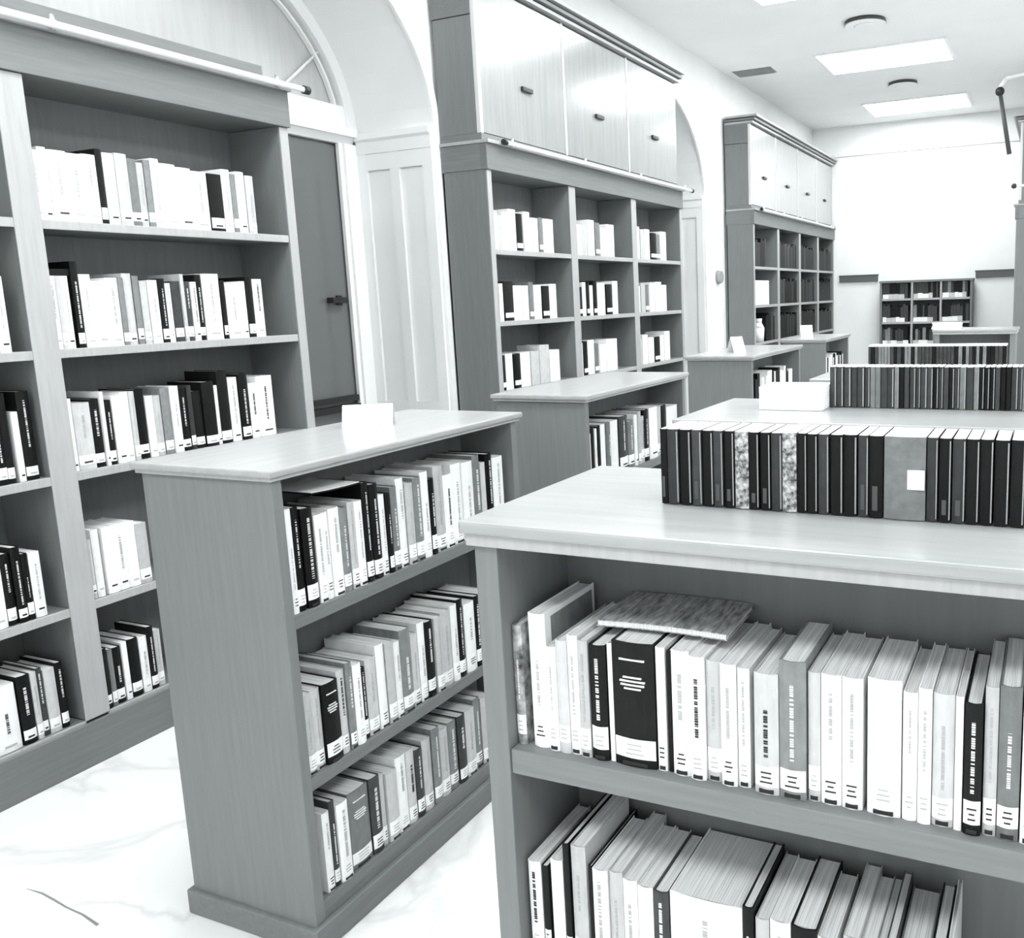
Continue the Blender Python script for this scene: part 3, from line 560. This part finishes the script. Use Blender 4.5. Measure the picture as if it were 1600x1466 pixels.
bm = bmesh.new(); prism(bm, [(-.118, .0097), (-.06, .0058), (0, .0037), (.048, .0037), (.048, .0055), (0, .0055), (-.06, .0076), (-.118, .0115)], 'x', -.168, .008); link('page_block', bm, PAGES, t)
# ------------------------------------------------------------------ the small far books: one mass
mass = bmesh.new()
TL = 'wlgdk'
def mass_row(ax, pl, z, a, b, h0, wmin, wmax, dist, lab=True, d=.15, even=False):
    x = a
    while x < b:
        w_ = random.uniform(wmin, wmax)
        if x + w_ > b: break
        tn = random.choice(dist)
        if tn != '-':
            h = h0 if even else h0*random.uniform(.85, 1.05); mi = TL.index(tn)
            if ax == 'x': args = (pl-d, pl, x+.001, x+w_-.001)
            else: args = (x+.001, x+w_-.001, pl, pl+d)
            bx(mass, *args, z, z+h-(.006 if even else 0), mi)
            if even: bx(mass, args[0], args[1], args[2]+.001, args[3]-.001, z+h-.006, z+h, 0)
            if lab and tn in 'dk':
                if ax == 'x': bx(mass, pl-.01, pl+.0015, x+.002, x+w_-.002, z+.015, z+.05, 0)
                else: bx(mass, x+.002, x+w_-.002, pl-.0015, pl+.01, z+.015, z+.05, 0)
        x += w_
C3 = [(9.80, 10.70), (10.78, 11.70), (11.78, 12.69), (12.77, 13.67)]
for i, (a, b) in enumerate(C3):
    for k, z in enumerate(LV[2:]):
        if i == 0 and k == 1: continue
        if i == 0 and k == 0: mass_row('x', -3.15, z, 10.27, 10.66, .32, .03, .06, 'kkd', False, .2); continue
        mass_row('x', -3.15, z, a+.02, a+(.5 if i == 0 else .88), .31, .03, .06, 'kkkkdkk' if i else 'kkkd', False, .2)
for z in (.875,):
    mass_row('x', -1.70, z, 5.25, 6.2, .23, .03, .06, 'wwkwlwk-', True, .14)
    mass_row('x', -1.70, z, 7.13, 7.85, .22, .03, .06, 'wwlwkw', True, .12)
for (a, b) in ((-2.35, -1.95), (-1.91, -1.545), (-1.505, -1.13)):
    for z in BL: mass_row('y', 13.53, z, a, b, .25, .03, .05, 'dkddgdk', False, .15); mass_row('y', 13.515, z, a, b-.02, .07, .05, .09, 'wlw', False, .012)
mass_row('y', 3.96, 1.241, -.75, -.165, .127, .012, .018, 'dgkdgdk', False, .1, True)
o = link('books', mass, [TONE[c] for c in TL]); tag(o, 'small distant books on the far bookcases, too many to tell apart', 'books', kind='stuff')
# ------------------------------------------------------------------ cards, boxes, papers
def folded_card(x, y, z, w_, h_, rz, label):
    t = empty('folded_card', (x, y, z+.0008), label, 'card', 'white folded cards on the bookcase tops', rz)
    for s in (-1, 1):
        bm = bmesh.new(); prism(bm, [(s*h_*.45, 0), (s*h_*.45+.0015, 0), (.0015, h_), (0, h_)], 'x', -w_/2, w_/2); link('panel', bm, CARD, t)
t = folded_card(-1.93, 2.13, 1.24, .15, .066, .55, 'white folded card standing on the end-panelled low bookcase')
folded_card(-1.89, 5.5, 1.24, .09, .10, .9, 'small white folded card on the third bookcase of the aisle')
folded_card(-1.92, 7.4, 1.24, .10, .10, .4, 'small white folded card on the farthest bookcase of the aisle')
def carton(x0, x1, y0, y1, z, h, label, cat='box', name='white_box'):
    t = empty(name, ((x0+x1)/2, (y0+y1)/2, z+.0008), label, cat); a, b = (x1-x0)/2, (y1-y0)/2
    bm = bmesh.new(); bx(bm, -a+.0005, a-.0005, -b+.0005, b-.0005, 0, h-.022); link('body', bm, CARD, t, .0015)
    bm = bmesh.new(); bx(bm, -a, a, -b, b, h-.022, h); link('lid', bm, CARD, t, .002)
carton(-.855, -.652, 2.70, 2.86, 1.24, .073, 'flat plain white box on the second bookcase beside the dark volumes')
carton(-3.33, -3.155, 9.84, 10.42, 1.49, .28, 'large white box on the middle shelf of the farthest tall bookcase', name='storage_box')
t = empty('white_vase', (-3.2, 10.12, 1.061), 'slim white vase on the lower shelf of the farthest tall bookcase', 'vase')
bm = bmesh.new(); tube(bm, (0, 0, 0), (0, 0, .16), .062, 16, .072); tube(bm, (0, 0, .16), (0, 0, .22), .072, 16, .04); link('body', bm, PAINT, t)
bm = bmesh.new(); tube(bm, (0, 0, .22), (0, 0, .27), .04, 16, .045); link('neck', bm, PAINT, t)
t = empty('paper_stack', (-.93, 8.7, 1.241), 'white stack of papers on the small bookcase before the far wall', 'papers')
for k in range(4):
    bm = bmesh.new(); bx(bm, -.12, .14, -.1+.01*k, .1, k*.014, k*.014+.0135); o = link('sheaf', bm, CARD, t); o.rotation_euler.z = .06*k
